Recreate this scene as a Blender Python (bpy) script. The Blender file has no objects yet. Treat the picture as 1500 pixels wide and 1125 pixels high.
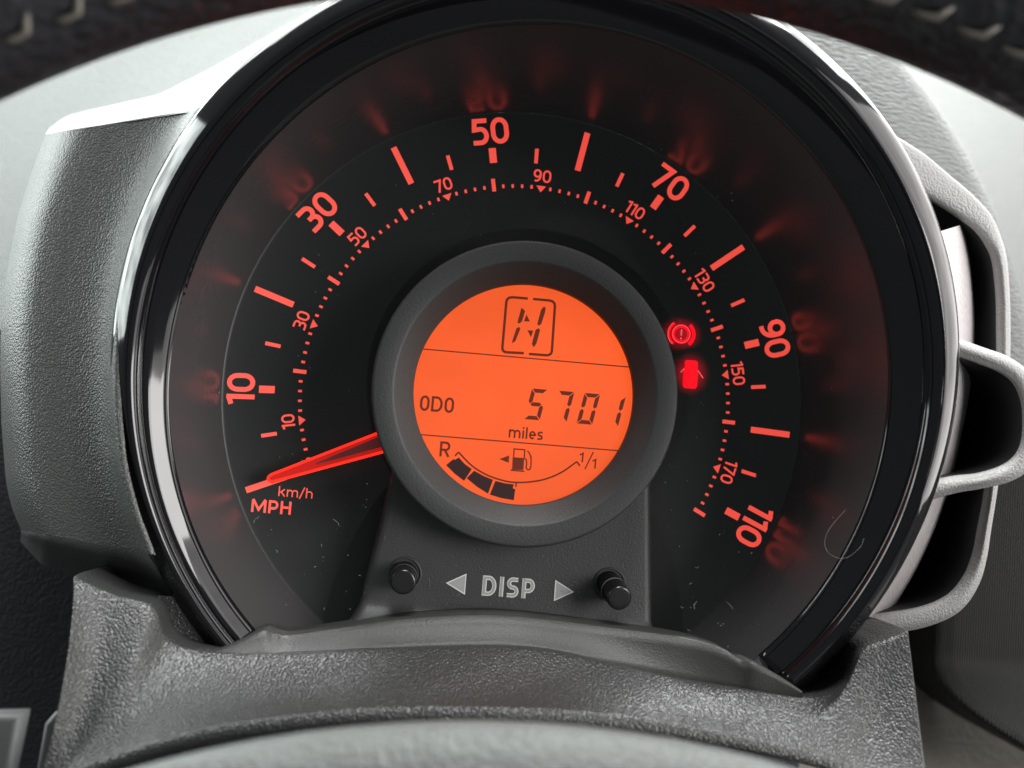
import bpy, bmesh, math, random, json
from mathutils import Vector, Matrix
random.seed(7)
S = 0.001                      # the scene is measured in millimetres of the gauge: x right, y up, z towards the driver
def V(x, y, z): return Vector((x * S, -z * S, y * S))
R_ = math.radians
scene = bpy.context.scene
COL = scene.collection
D = json.loads(r'''{"RB":[63.969,-0.75,0.039,-0.269,0.451,0.139,-0.016],"RD":[75.409,-0.01,2.866,-0.423,0.552,0.068,0.617],"coverT":[[-75.37,-38.46,26.0],[-68.64,-40.99,26.0],[-61.98,-42.61,26.0],[-58.82,-47.93,26.0],[-52.35,-49.7,26.0],[-38.53,-49.15,26.0],[-22.31,-47.29,26.0],[1.36,-45.4,26.0],[18.43,-47.23,26.15],[30.28,-48.71,28.26],[41.53,-49.14,31.61],[52.36,-49.67,32.0],[58.92,-47.17,32.0],[60.66,-41.19,32.0],[65.22,-38.88,32.0],[68.83,-37.11,32.0]],"coverB":[[-73.33,-74.52,44.5],[-70.29,-69.79,44.5],[-67.05,-66.76,44.5],[-61.73,-63.89,44.5],[-55.34,-60.95,44.5],[-48.33,-58.47,44.5],[-38.09,-56.2,44.5],[-27.68,-54.42,44.5],[-10.68,-52.87,44.5],[4.5,-52.27,44.5],[15.52,-52.57,44.5],[26.71,-53.63,44.5],[38.05,-55.34,44.5],[49.53,-57.93,44.5],[57.69,-60.73,44.5],[68.87,-65.56,44.5]],"coverM":[[-72.4,-53.86,37.0],[-68.94,-58.47,37.0],[-64.16,-57.25,37.0],[-59.94,-57.6,37.0],[-53.59,-56.51,37.0],[-43.45,-54.77,37.0],[-30.48,-52.64,37.0],[-13.95,-50.77,37.0],[2.99,-50.57,37.0],[16.75,-50.94,37.0],[28.37,-51.53,37.0],[39.53,-52.42,37.0],[48.67,-52.46,37.0],[55.56,-51.64,37.0],[62.05,-52.42,37.0],[69.13,-50.17,37.0]],"apronT":[[-52.54,-50.3,24.5],[-47.65,-48.39,23.5],[-44.81,-46.61,22.36],[-43.05,-45.99,21.78],[-41.4,-46.42,21.35],[-38.13,-46.54,20.66],[-28.73,-44.57,20.0],[-19.19,-42.6,20.0],[-8.29,-41.14,20.0],[1.57,-40.72,20.0],[16.6,-41.42,20.0],[30.71,-41.91,24.52],[37.21,-42.94,28.31],[39.85,-44.37,30.1],[41.83,-44.45,31.61],[46.07,-46.22,32.0],[50.47,-48.62,32.0]],"apronB":[[-52.39,-50.64,25.2],[-47.82,-50.11,25.2],[-44.12,-49.99,25.2],[-42.04,-49.86,25.2],[-40.31,-49.75,25.2],[-37.41,-49.56,25.2],[-28.13,-48.38,25.2],[-18.76,-47.42,25.2],[-8.1,-46.49,25.2],[1.48,-45.99,25.2],[16.18,-47.54,25.2],[30.51,-49.31,27.46],[37.36,-49.59,29.35],[40.15,-49.6,30.25],[42.35,-49.67,31.01],[46.56,-49.95,31.2],[50.85,-50.28,31.2]],"houseF":[[[-101.31,47.3,-14.0],[-97.11,44.67,-3.0],[-92.4,43.06,5.5],[-88.12,42.89,9.5],[-83.59,43.65,11.0],[-77.87,44.93,12.0],[-72.05,46.06,13.5],[-68.07,46.5,15.5],[-65.54,46.17,18.5],[-63.49,45.54,22.0],[-61.91,45.99,22.0]],[[-102.13,43.71,-14.0],[-97.92,41.24,-3.0],[-93.25,39.74,5.5],[-89.08,39.6,9.5],[-84.7,40.36,11.0],[-79.19,41.61,12.0],[-73.58,42.73,13.5],[-69.72,43.17,15.5],[-67.24,42.88,18.5],[-65.21,42.29,22.0],[-63.69,42.73,22.0]],[[-102.96,40.12,-14.0],[-98.73,37.81,-3.0],[-94.11,36.42,5.5],[-90.04,36.32,9.5],[-85.81,37.08,11.0],[-80.51,38.31,12.0],[-75.1,39.4,13.5],[-71.36,39.85,15.5],[-68.94,39.59,18.5],[-66.93,39.05,22.0],[-65.48,39.48,22.0]],[[-103.68,36.53,-14.0],[-99.44,34.37,-3.0],[-94.85,33.09,5.5],[-90.87,33.01,9.5],[-86.77,33.75,11.0],[-81.64,34.94,12.0],[-76.4,36.0,13.5],[-72.77,36.44,15.5],[-70.39,36.21,18.5],[-68.4,35.71,22.0],[-67.0,36.12,22.0]],[[-104.33,32.92,-14.0],[-100.07,30.92,-3.0],[-95.51,29.73,5.5],[-91.59,29.68,9.5],[-87.58,30.37,11.0],[-82.58,31.49,12.0],[-77.47,32.5,13.5],[-73.92,32.92,15.5],[-71.56,32.71,18.5],[-69.59,32.25,22.0],[-68.23,32.64,22.0]],[[-104.98,29.33,-14.0],[-100.71,27.48,-3.0],[-96.16,26.39,5.5],[-92.3,26.34,9.5],[-88.38,27.0,11.0],[-83.49,28.05,12.0],[-78.5,29.0,13.5],[-75.02,29.4,15.5],[-72.69,29.21,18.5],[-70.73,28.79,22.0],[-69.4,29.15,22.0]],[[-105.38,25.71,-14.0],[-101.11,24.01,-3.0],[-96.58,23.01,5.5],[-92.76,22.97,9.5],[-88.91,23.58,11.0],[-84.12,24.55,12.0],[-79.22,25.43,13.5],[-75.79,25.8,15.5],[-73.49,25.63,18.5],[-71.54,25.24,22.0],[-70.24,25.57,22.0]],[[-105.6,22.07,-14.0],[-101.32,20.53,-3.0],[-96.84,19.62,5.5],[-93.08,19.59,9.5],[-89.33,20.15,11.0],[-84.67,21.05,12.0],[-79.9,21.86,13.5],[-76.55,22.2,15.5],[-74.28,22.05,18.5],[-72.35,21.7,22.0],[-71.09,22.0,22.0]],[[-105.81,18.44,-14.0],[-101.53,17.05,-3.0],[-97.06,16.23,5.5],[-93.34,16.21,9.5],[-89.64,16.71,11.0],[-85.04,17.52,12.0],[-80.33,18.25,13.5],[-77.02,18.56,15.5],[-74.77,18.42,18.5],[-72.85,18.1,22.0],[-71.61,18.38,22.0]],[[-105.92,14.81,-14.0],[-101.65,13.57,-3.0],[-97.2,12.85,5.5],[-93.52,12.83,9.5],[-89.88,13.28,11.0],[-85.37,14.0,12.0],[-80.74,14.65,13.5],[-77.48,14.92,15.5],[-75.25,14.8,18.5],[-73.34,14.52,22.0],[-72.12,14.77,22.0]],[[-105.87,11.19,-14.0],[-101.61,10.1,-3.0],[-97.18,9.46,5.5],[-93.53,9.44,9.5],[-89.92,9.83,11.0],[-85.46,10.46,12.0],[-80.88,11.03,13.5],[-77.65,11.27,15.5],[-75.44,11.16,18.5],[-73.54,10.91,22.0],[-72.34,11.13,22.0]],[[-105.83,7.57,-14.0],[-101.57,6.63,-3.0],[-97.16,6.08,5.5],[-93.53,6.06,9.5],[-89.96,6.4,11.0],[-85.54,6.94,12.0],[-81.0,7.42,13.5],[-77.8,7.62,15.5],[-75.6,7.53,18.5],[-73.71,7.32,22.0],[-72.52,7.5,22.0]],[[-105.59,3.96,-14.0],[-101.35,3.18,-3.0],[-96.96,2.71,5.5],[-93.35,2.69,9.5],[-89.79,2.97,11.0],[-85.4,3.42,12.0],[-80.89,3.82,13.5],[-77.72,3.98,15.5],[-75.53,3.9,18.5],[-73.64,3.72,22.0],[-72.46,3.87,22.0]],[[-105.26,0.37,-14.0],[-101.03,-0.27,-3.0],[-96.66,-0.64,5.5],[-93.07,-0.66,9.5],[-89.54,-0.45,11.0],[-85.17,-0.09,12.0],[-80.69,0.22,13.5],[-77.53,0.35,15.5],[-75.35,0.28,18.5],[-73.47,0.14,22.0],[-72.3,0.26,22.0]],[[-104.88,-3.21,-14.0],[-100.67,-3.7,-3.0],[-96.32,-3.99,5.5],[-92.74,-4.01,9.5],[-89.22,-3.85,11.0],[-84.87,-3.59,12.0],[-80.41,-3.36,13.5],[-77.26,-3.27,15.5],[-75.09,-3.32,18.5],[-73.22,-3.44,22.0],[-72.05,-3.35,22.0]],[[-104.41,-6.78,-14.0],[-100.22,-7.12,-3.0],[-95.88,-7.32,5.5],[-92.31,-7.34,9.5],[-88.79,-7.24,11.0],[-84.44,-7.07,12.0],[-79.97,-6.92,13.5],[-76.83,-6.87,15.5],[-74.66,-6.91,18.5],[-72.8,-6.99,22.0],[-71.63,-6.93,22.0]],[[-103.94,-10.34,-14.0],[-99.77,-10.53,-3.0],[-95.44,-10.65,5.5],[-91.86,-10.67,9.5],[-88.32,-10.62,11.0],[-83.95,-10.54,12.0],[-79.47,-10.47,13.5],[-76.31,-10.45,15.5],[-74.15,-10.47,18.5],[-72.29,-10.52,22.0],[-71.11,-10.49,22.0]],[[-103.42,-13.89,-14.0],[-99.27,-13.93,-3.0],[-94.94,-13.96,5.5],[-91.34,-13.97,9.5],[-87.77,-13.98,11.0],[-83.34,-13.98,12.0],[-78.8,-13.99,13.5],[-75.62,-13.99,15.5],[-73.44,-14.0,18.5],[-71.58,-14.02,22.0],[-70.39,-14.02,22.0]],[[-102.78,-17.41,-14.0],[-98.66,-17.3,-3.0],[-94.33,-17.25,5.5],[-90.73,-17.26,9.5],[-87.13,-17.32,11.0],[-82.68,-17.41,12.0],[-78.11,-17.49,13.5],[-74.91,-17.53,15.5],[-72.74,-17.53,18.5],[-70.88,-17.5,22.0],[-69.68,-17.53,22.0]],[[-102.14,-20.93,-14.0],[-98.03,-20.67,-3.0],[-93.7,-20.52,5.5],[-90.05,-20.52,9.5],[-86.39,-20.62,11.0],[-81.85,-20.78,12.0],[-77.2,-20.93,13.5],[-73.94,-20.99,15.5],[-71.75,-20.97,18.5],[-69.89,-20.91,22.0],[-68.66,-20.96,22.0]],[[-101.46,-24.43,-14.0],[-97.37,-24.02,-3.0],[-93.02,-23.78,5.5],[-89.32,-23.77,9.5],[-85.57,-23.9,11.0],[-80.9,-24.12,12.0],[-76.13,-24.32,13.5],[-72.81,-24.4,15.5],[-70.59,-24.36,18.5],[-68.71,-24.26,22.0],[-67.45,-24.34,22.0]],[[-100.44,-27.85,-14.0],[-96.39,-27.3,-3.0],[-92.04,-26.97,5.5],[-88.3,-26.94,9.5],[-84.49,-27.11,11.0],[-79.73,-27.4,12.0],[-74.88,-27.65,13.5],[-71.51,-27.75,15.5],[-69.28,-27.69,18.5],[-67.4,-27.56,22.0],[-66.11,-27.65,22.0]],[[-99.11,-31.14,-14.0],[-95.1,-30.45,-3.0],[-90.77,-30.03,5.5],[-87.01,-29.99,9.5],[-83.14,-30.21,11.0],[-78.3,-30.56,12.0],[-73.37,-30.87,13.5],[-69.96,-30.99,15.5],[-67.72,-30.91,18.5],[-65.85,-30.74,22.0],[-64.53,-30.87,22.0]],[[-97.37,-34.26,-14.0],[-93.44,-33.44,-3.0],[-89.17,-32.95,5.5],[-85.42,-32.92,9.5],[-81.55,-33.2,11.0],[-76.71,-33.65,12.0],[-71.78,-34.05,13.5],[-68.37,-34.21,15.5],[-66.14,-34.12,18.5],[-64.3,-33.93,22.0],[-62.98,-34.08,22.0]]],"houseT":[[[-100.5,46.64,-11.5],[-91.26,43.16,6.42],[-86.82,43.2,10.01],[-83.23,43.81,10.83],[-79.65,44.42,11.68],[-76.08,45.06,12.59],[-72.52,45.69,13.5],[-68.76,46.09,15.55],[-64.67,45.96,19.4],[-62.16,48.05,20.5],[-60.12,50.84,20.5],[-57.97,53.55,20.5],[-55.78,56.24,20.5],[-53.39,58.75,20.5],[-50.87,61.14,20.5],[-48.33,63.54,20.5],[-45.66,65.79,20.5],[-42.89,67.92,20.5],[-40.1,70.06,20.5],[-37.3,72.21,20.5]],[[-100.65,46.79,-12.0],[-91.42,43.34,5.92],[-86.97,43.4,9.51],[-83.37,44.02,10.33],[-79.78,44.64,11.18],[-76.2,45.28,12.09],[-72.64,45.92,13.0],[-68.87,46.35,15.05],[-64.77,46.24,18.9],[-62.25,48.33,20.0],[-60.18,51.1,20.0],[-58.02,53.81,20.0],[-55.8,56.5,20.0],[-53.4,59.01,20.0],[-50.86,61.41,20.0],[-48.32,63.81,20.0],[-45.64,66.07,20.0],[-42.85,68.21,20.0],[-40.06,70.36,20.0],[-37.25,72.51,20.0]],[[-101.41,47.53,-14.5],[-92.2,44.21,3.42],[-87.71,44.31,7.01],[-84.07,44.97,7.83],[-80.43,45.63,8.68],[-76.81,46.31,9.59],[-73.2,47.0,10.5],[-69.41,47.51,12.55],[-65.3,47.49,16.4],[-62.69,49.58,17.5],[-60.53,52.34,17.5],[-58.28,55.03,17.5],[-55.99,57.71,17.5],[-53.51,60.23,17.5],[-50.91,62.64,17.5],[-48.31,65.07,17.5],[-45.58,67.35,17.5],[-42.75,69.54,17.5],[-39.92,71.74,17.5],[-37.07,73.94,17.5]],[[-103.4,49.5,-21.0],[-94.23,46.52,-3.08],[-89.65,46.75,0.51],[-85.88,47.52,1.33],[-82.13,48.29,2.18],[-78.37,49.07,3.09],[-74.66,49.89,4.0],[-70.83,50.66,6.05],[-66.67,50.88,9.9],[-63.84,52.96,11.0],[-61.42,55.66,11.0],[-58.92,58.32,11.0],[-56.39,60.96,11.0],[-53.72,63.48,11.0],[-50.96,65.94,11.0],[-48.19,68.41,11.0],[-45.33,70.79,11.0],[-42.4,73.1,11.0],[-39.46,75.43,11.0],[-36.51,77.76,11.0]],[[-106.46,52.49,-31.0],[-97.36,50.03,-13.08],[-92.63,50.45,-9.49],[-88.68,51.4,-8.67],[-84.73,52.33,-7.82],[-80.79,53.25,-6.91],[-76.91,54.26,-6.0],[-73.0,55.42,-3.95],[-68.77,56.0,-0.1],[-65.61,58.08,1.0],[-62.8,60.69,1.0],[-59.94,63.29,1.0],[-57.06,65.89,1.0],[-54.1,68.43,1.0],[-51.09,70.96,1.0],[-48.08,73.5,1.0],[-45.02,76.02,1.0],[-41.93,78.52,1.0],[-38.83,81.03,1.0],[-35.72,83.56,1.0]],[[-109.22,55.19,-40.0],[-100.17,53.19,-22.08],[-95.3,53.79,-18.49],[-91.19,54.89,-17.67],[-87.08,55.96,-16.82],[-82.96,57.01,-15.91],[-78.93,58.21,-15.0],[-74.96,59.72,-12.95],[-70.66,60.63,-9.1],[-67.21,62.69,-8.0],[-64.04,65.24,-8.0],[-60.86,67.78,-8.0],[-57.66,70.34,-8.0],[-54.43,72.89,-8.0],[-51.2,75.49,-8.0],[-47.96,78.09,-8.0],[-44.72,80.73,-8.0],[-41.5,83.4,-8.0],[-38.25,86.09,-8.0],[-35.0,88.78,-8.0]],[[-111.09,56.92,-46.0],[-102.05,55.18,-28.08],[-97.09,55.88,-24.49],[-92.87,57.06,-23.67],[-88.66,58.22,-22.82],[-84.43,59.34,-21.91],[-80.3,60.64,-21.0],[-76.28,62.34,-18.95],[-71.92,63.43,-15.1],[-68.29,65.51,-14.0],[-64.93,68.03,-14.0],[-61.56,70.56,-14.0],[-58.18,73.11,-14.0],[-54.79,75.69,-14.0],[-51.44,78.33,-14.0],[-48.06,80.99,-14.0],[-44.71,83.7,-14.0],[-41.39,86.48,-14.0],[-38.06,89.27,-14.0],[-34.71,92.07,-14.0]],[[-114.33,59.56,-56.0],[-105.19,57.98,-38.08],[-100.08,58.76,-34.49],[-95.7,60.01,-33.67],[-91.32,61.24,-32.82],[-86.94,62.43,-31.91],[-82.65,63.8,-31.0],[-78.49,65.63,-28.95],[-74.01,66.85,-25.1],[-70.21,69.01,-24.0],[-66.68,71.61,-24.0],[-63.15,74.23,-24.0],[-59.6,76.87,-24.0],[-56.06,79.54,-24.0],[-52.55,82.28,-24.0],[-49.03,85.04,-24.0],[-45.53,87.87,-24.0],[-42.07,90.77,-24.0],[-38.6,93.68,-24.0],[-35.11,96.61,-24.0]]],"houseB":[[[-97.38,-34.14,-14.0],[-92.0,-33.11,-0.15],[-89.36,-32.75,5.13],[-87.79,-32.67,6.97],[-86.31,-32.6,8.55],[-84.99,-32.6,9.67],[-83.88,-32.65,10.11],[-82.78,-32.71,10.54],[-81.67,-32.75,10.98],[-80.63,-32.81,11.21],[-79.59,-32.88,11.42],[-78.55,-32.94,11.64],[-77.51,-33.01,11.86],[-76.47,-33.07,12.11],[-75.41,-33.13,12.44],[-74.35,-33.22,12.77],[-73.3,-33.32,13.09],[-72.25,-33.43,13.42],[-71.14,-33.52,14.0],[-70.02,-33.59,14.67],[-68.9,-33.67,15.34],[-67.59,-33.67,16.92],[-66.19,-33.62,18.96],[-64.6,-33.48,22.0]],[[-97.38,-34.26,-14.02],[-92.0,-33.27,-0.17],[-89.35,-32.95,5.11],[-87.78,-32.91,6.95],[-86.3,-32.88,8.53],[-84.97,-32.9,9.65],[-83.85,-32.96,10.09],[-82.72,-33.03,10.52],[-81.61,-33.09,10.96],[-80.55,-33.17,11.19],[-79.49,-33.24,11.4],[-78.44,-33.32,11.62],[-77.38,-33.39,11.84],[-76.32,-33.47,12.09],[-75.24,-33.53,12.42],[-74.17,-33.63,12.75],[-73.1,-33.74,13.07],[-72.03,-33.86,13.4],[-70.91,-33.95,13.98],[-69.77,-34.03,14.65],[-68.64,-34.12,15.32],[-67.31,-34.12,16.9],[-65.9,-34.07,18.94],[-64.3,-33.93,21.98]],[[-97.45,-34.53,-14.3],[-92.07,-33.61,-0.45],[-89.42,-33.37,4.83],[-87.84,-33.41,6.67],[-86.36,-33.47,8.25],[-85.0,-33.51,9.37],[-83.84,-33.61,9.81],[-82.69,-33.7,10.24],[-81.54,-33.79,10.68],[-80.45,-33.89,10.91],[-79.36,-33.99,11.12],[-78.27,-34.09,11.34],[-77.18,-34.19,11.56],[-76.08,-34.28,11.81],[-74.97,-34.37,12.14],[-73.87,-34.48,12.47],[-72.76,-34.61,12.79],[-71.66,-34.74,13.12],[-70.5,-34.84,13.7],[-69.33,-34.94,14.37],[-68.16,-35.03,15.04],[-66.81,-35.04,16.62],[-65.37,-35.0,18.66],[-63.74,-34.86,21.7]],[[-97.69,-34.85,-15.1],[-92.3,-34.0,-1.25],[-89.64,-33.84,4.03],[-88.06,-33.96,5.87],[-86.57,-34.1,7.45],[-85.18,-34.18,8.57],[-83.99,-34.3,9.01],[-82.8,-34.42,9.44],[-81.61,-34.54,9.88],[-80.49,-34.67,10.11],[-79.36,-34.79,10.32],[-78.23,-34.91,10.54],[-77.11,-35.03,10.76],[-75.98,-35.14,11.01],[-74.83,-35.25,11.34],[-73.69,-35.38,11.67],[-72.55,-35.52,11.99],[-71.41,-35.66,12.32],[-70.21,-35.78,12.9],[-69.01,-35.89,13.57],[-67.8,-36.0,14.24],[-66.41,-36.01,15.82],[-64.94,-35.98,17.86],[-63.29,-35.85,20.9]],[[-98.15,-35.17,-16.6],[-92.75,-34.38,-2.75],[-90.08,-34.29,2.53],[-88.49,-34.47,4.37],[-87.0,-34.68,5.95],[-85.58,-34.79,7.07],[-84.35,-34.94,7.51],[-83.13,-35.08,7.94],[-81.91,-35.21,8.38],[-80.75,-35.37,8.61],[-79.59,-35.52,8.82],[-78.43,-35.65,9.04],[-77.27,-35.79,9.26],[-76.11,-35.92,9.51],[-74.92,-36.04,9.84],[-73.75,-36.18,10.17],[-72.57,-36.34,10.49],[-71.4,-36.5,10.82],[-70.17,-36.62,11.4],[-68.93,-36.74,12.07],[-67.7,-36.86,12.74],[-66.27,-36.89,14.32],[-64.77,-36.86,16.36],[-63.09,-36.73,19.4]],[[-98.89,-35.57,-19.0],[-93.48,-34.85,-5.15],[-90.8,-34.82,0.13],[-89.19,-35.07,1.97],[-87.68,-35.35,3.55],[-86.23,-35.49,4.67],[-84.97,-35.66,5.11],[-83.71,-35.83,5.54],[-82.45,-35.99,5.98],[-81.25,-36.17,6.21],[-80.06,-36.34,6.42],[-78.86,-36.49,6.64],[-77.66,-36.64,6.86],[-76.46,-36.79,7.11],[-75.24,-36.93,7.44],[-74.02,-37.09,7.77],[-72.81,-37.26,8.09],[-71.59,-37.43,8.42],[-70.33,-37.57,9.0],[-69.05,-37.7,9.67],[-67.77,-37.83,10.34],[-66.32,-37.87,11.92],[-64.78,-37.85,13.96],[-63.07,-37.72,17.0]],[[-100.43,-36.35,-24.0],[-95.0,-35.74,-10.15],[-92.29,-35.83,-4.87],[-90.66,-36.22,-3.03],[-89.12,-36.62,-1.45],[-87.61,-36.82,-0.33],[-86.27,-37.03,0.11],[-84.94,-37.24,0.54],[-83.61,-37.44,0.98],[-82.34,-37.67,1.21],[-81.07,-37.88,1.42],[-79.8,-38.07,1.64],[-78.53,-38.25,1.86],[-77.25,-38.43,2.11],[-75.96,-38.61,2.44],[-74.67,-38.79,2.77],[-73.38,-38.99,3.09],[-72.1,-39.18,3.42],[-70.76,-39.35,4.0],[-69.4,-39.5,4.67],[-68.06,-39.65,5.34],[-66.53,-39.7,6.92],[-64.93,-39.7,8.96],[-63.15,-39.58,12.0]],[[-102.28,-37.51,-30.0],[-97.42,-37.3,-18.15],[-94.67,-37.62,-12.87],[-92.99,-38.24,-11.03],[-91.41,-38.88,-9.45],[-89.79,-39.19,-8.33],[-88.32,-39.48,-7.89],[-86.86,-39.77,-7.46],[-85.41,-40.05,-7.02],[-84.01,-40.36,-6.79],[-82.62,-40.65,-6.58],[-81.21,-40.9,-6.36],[-79.81,-41.14,-6.14],[-78.4,-41.39,-5.89],[-76.98,-41.62,-5.56],[-75.55,-41.86,-5.23],[-74.14,-42.1,-4.91],[-72.72,-42.34,-4.58],[-71.25,-42.55,-4.0],[-69.77,-42.74,-3.33],[-68.29,-42.94,-2.66],[-66.64,-43.02,-1.08],[-64.92,-43.04,0.96],[-63.03,-42.94,4.0]],[[-102.24,-38.17,-30.0],[-99.84,-38.91,-26.15],[-97.05,-39.48,-20.87],[-95.32,-40.35,-19.03],[-93.7,-41.24,-17.45],[-91.95,-41.66,-16.33],[-90.36,-42.04,-15.89],[-88.77,-42.41,-15.46],[-87.18,-42.78,-15.02],[-85.65,-43.18,-14.79],[-84.12,-43.55,-14.58],[-82.58,-43.86,-14.36],[-81.04,-44.17,-14.14],[-79.49,-44.48,-13.89],[-77.93,-44.78,-13.56],[-76.37,-45.08,-13.23],[-74.82,-45.37,-12.91],[-73.26,-45.65,-12.58],[-71.65,-45.91,-12.0],[-70.03,-46.15,-11.33],[-68.42,-46.39,-10.66],[-66.64,-46.5,-9.08],[-64.8,-46.55,-7.04],[-62.8,-46.46,-4.0]]],"barA":[[70.94,56.1,8.46,6],[76.87,53.3,8.2,6],[82.53,50.18,6.88,6],[87.62,47.14,6.08,6],[91.85,44.01,5.02,6],[94.51,40.3,3.97,6],[96.17,36.22,3.31,6],[97.24,29.12,3.04,6],[97.72,22.28,3.04,6],[98.06,15.32,2.91,6]],"barB":[[79.34,17.81,3.44,14],[84.11,16.49,3.44,14],[89.18,15.19,3.44,14],[94.13,13.73,3.7,14],[97.74,11.35,4.08,14],[100.06,6.71,4.34,14],[100.51,0.05,4.34,14],[99.18,-4.32,4.21,14],[95.85,-7.25,3.7,14],[90.41,-9.27,3.19,14],[84.96,-10.48,3.44,14],[78.22,-12.58,3.95,14]],"barC":[[96.46,-6.98,2.9,7],[95.91,-13.17,2.76,7],[95.19,-18.67,2.9,7],[94.47,-24.15,3.16,7],[92.89,-29.26,3.69,7],[89.59,-33.79,4.21,7],[84.12,-36.71,4.21,7],[77.23,-38.51,4.34,7],[70.36,-39.9,4.74,7],[64.2,-41.11,5.0,7]],"lcd":{"frameL":[[-0.68,18.214],[-3.575,18.192],[-4.233,18.04],[-4.601,17.7],[-4.711,17.17],[-4.771,8.39],[-4.645,7.945],[-4.259,7.675],[-3.65,7.638],[-0.621,7.752]],"frameR":[[0.328,18.215],[3.447,18.226],[4.069,18.099],[4.462,17.767],[4.596,17.227],[4.675,8.613],[4.559,8.146],[4.244,7.874],[3.705,7.736],[0.357,7.686]],"gear":[[[-1.755,16.371],[-1.009,15.797],[-1.482,13.677],[-1.998,13.264],[-2.294,13.543]],[[-0.714,15.151],[0.056,13.877],[-1.066,13.806]],[[-2.384,12.375],[-1.89,12.664],[-1.65,12.319],[-2.43,9.874],[-3.033,9.425],[-2.937,10.133]],[[-0.268,12.169],[0.827,12.206],[0.505,10.866]],[[1.731,12.745],[2.116,12.505],[1.649,9.87],[1.168,9.005],[0.753,9.638],[1.244,12.335]],[[2.501,17.005],[2.858,16.731],[2.798,15.929],[2.246,13.585],[1.786,13.208],[1.488,13.517],[2.008,16.256]]],"arc":[[-12.01,-12.63],[-11.414,-11.866],[-8.834,-14.11],[-6.012,-15.62],[-2.94,-16.456],[-0.513,-16.685],[2.479,-16.363],[5.442,-15.563],[8.358,-14.044],[10.992,-11.88],[11.658,-12.64]],"arctick":[[-0.128,-16.596],[-0.145,-17.524]],"bars":[[[-13.53,-14.482],[-12.258,-13.247],[-11.949,-13.372],[-11.272,-12.87],[-10.104,-13.972],[-8.684,-14.845],[-9.933,-17.15],[-11.827,-15.927]],[[-8.213,-15.106],[-6.438,-15.922],[-4.558,-16.522],[-5.275,-19.173],[-7.466,-18.031],[-9.498,-16.609]],[[-4.093,-16.695],[-2.294,-17.003],[-0.572,-17.079],[-0.728,-17.778],[-0.23,-17.979],[-0.34,-20.017],[-2.672,-19.808],[-4.903,-19.323]]],"pumpf":[[-1.184,-12.007],[0.99,-12.013],[1.016,-14.261],[-1.12,-14.339]],"pumpo":[[-1.004,-11.992],[-1.037,-10.434],[0.989,-10.452],[0.99,-12.013]],"pumpb":[[-1.383,-14.45],[1.214,-14.485]],"hose":[[1.055,-12.068],[1.402,-12.251],[1.55,-12.989],[1.496,-13.833],[1.852,-14.135],[2.235,-14.015],[2.378,-13.524],[2.345,-12.326],[2.197,-11.587],[1.91,-11.009],[1.484,-10.593]],"nozzle":[[1.91,-11.009],[2.474,-11.655],[2.118,-11.743]],"arrow":[[-3.672,-12.564],[-1.87,-11.731],[-1.851,-13.109]],"one_a":[[11.503,-10.573],[12.087,-10.225],[12.031,-11.918]],"slash":[[14.011,-9.83],[12.642,-13.165]],"one_b":[[14.017,-11.55],[14.571,-11.204],[14.546,-12.925]],"line1":[[-20.629,6.793],[20.808,6.949]],"line2":[[-19.273,-9.21],[20.121,-9.159]]},"btn":[[-19.46,-35.39,10.5],[-19.69,-36.17,18.0],[19.4,-34.58,10.5],[20.13,-36.37,18.0]],"floorL":[[-64.84,-41.73,17.0],[-59.24,-41.59,17.0],[-46.47,-51.73,17.0],[-53.63,-52.31,17.0],[-61.54,-50.9,17.0]],"floorR":[[54.05,-53.92,17.0],[47.22,-48.84,17.0],[62.95,-38.37,17.0],[69.63,-39.19,17.0],[68.84,-48.74,17.0],[65.06,-51.74,17.0]],"CAM":[[-20.738068198500976,-14.7656034843948,230.7895283948868],[[0.992873811578615,0.07862942690652969,0.08954891124800926],[-0.08486945658705024,0.9940590247702129,0.06814565731953996],[-0.08365864940322629,-0.07526000596096227,0.9936484095910304]]]}''')

# ------------------------------------------------------------------ camera
C0, RM = D['CAM']
cam_d = bpy.data.cameras.new('camera'); cam = bpy.data.objects.new('camera', cam_d); COL.objects.link(cam)
ax = [V(*RM[i]) / S for i in range(3)]
m = Matrix((ax[0], ax[1], ax[2])).transposed().to_4x4(); m.translation = V(*C0)
cam.matrix_world = m
cam_d.sensor_width = 36; cam_d.lens = 36 * 1700 / 1500
cam_d.clip_start = 0.005; cam_d.clip_end = 20
cam_d.dof.use_dof = True; cam_d.dof.focus_distance = 0.221; cam_d.dof.aperture_fstop = 40.8 / 2.8
scene.camera = cam

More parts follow.
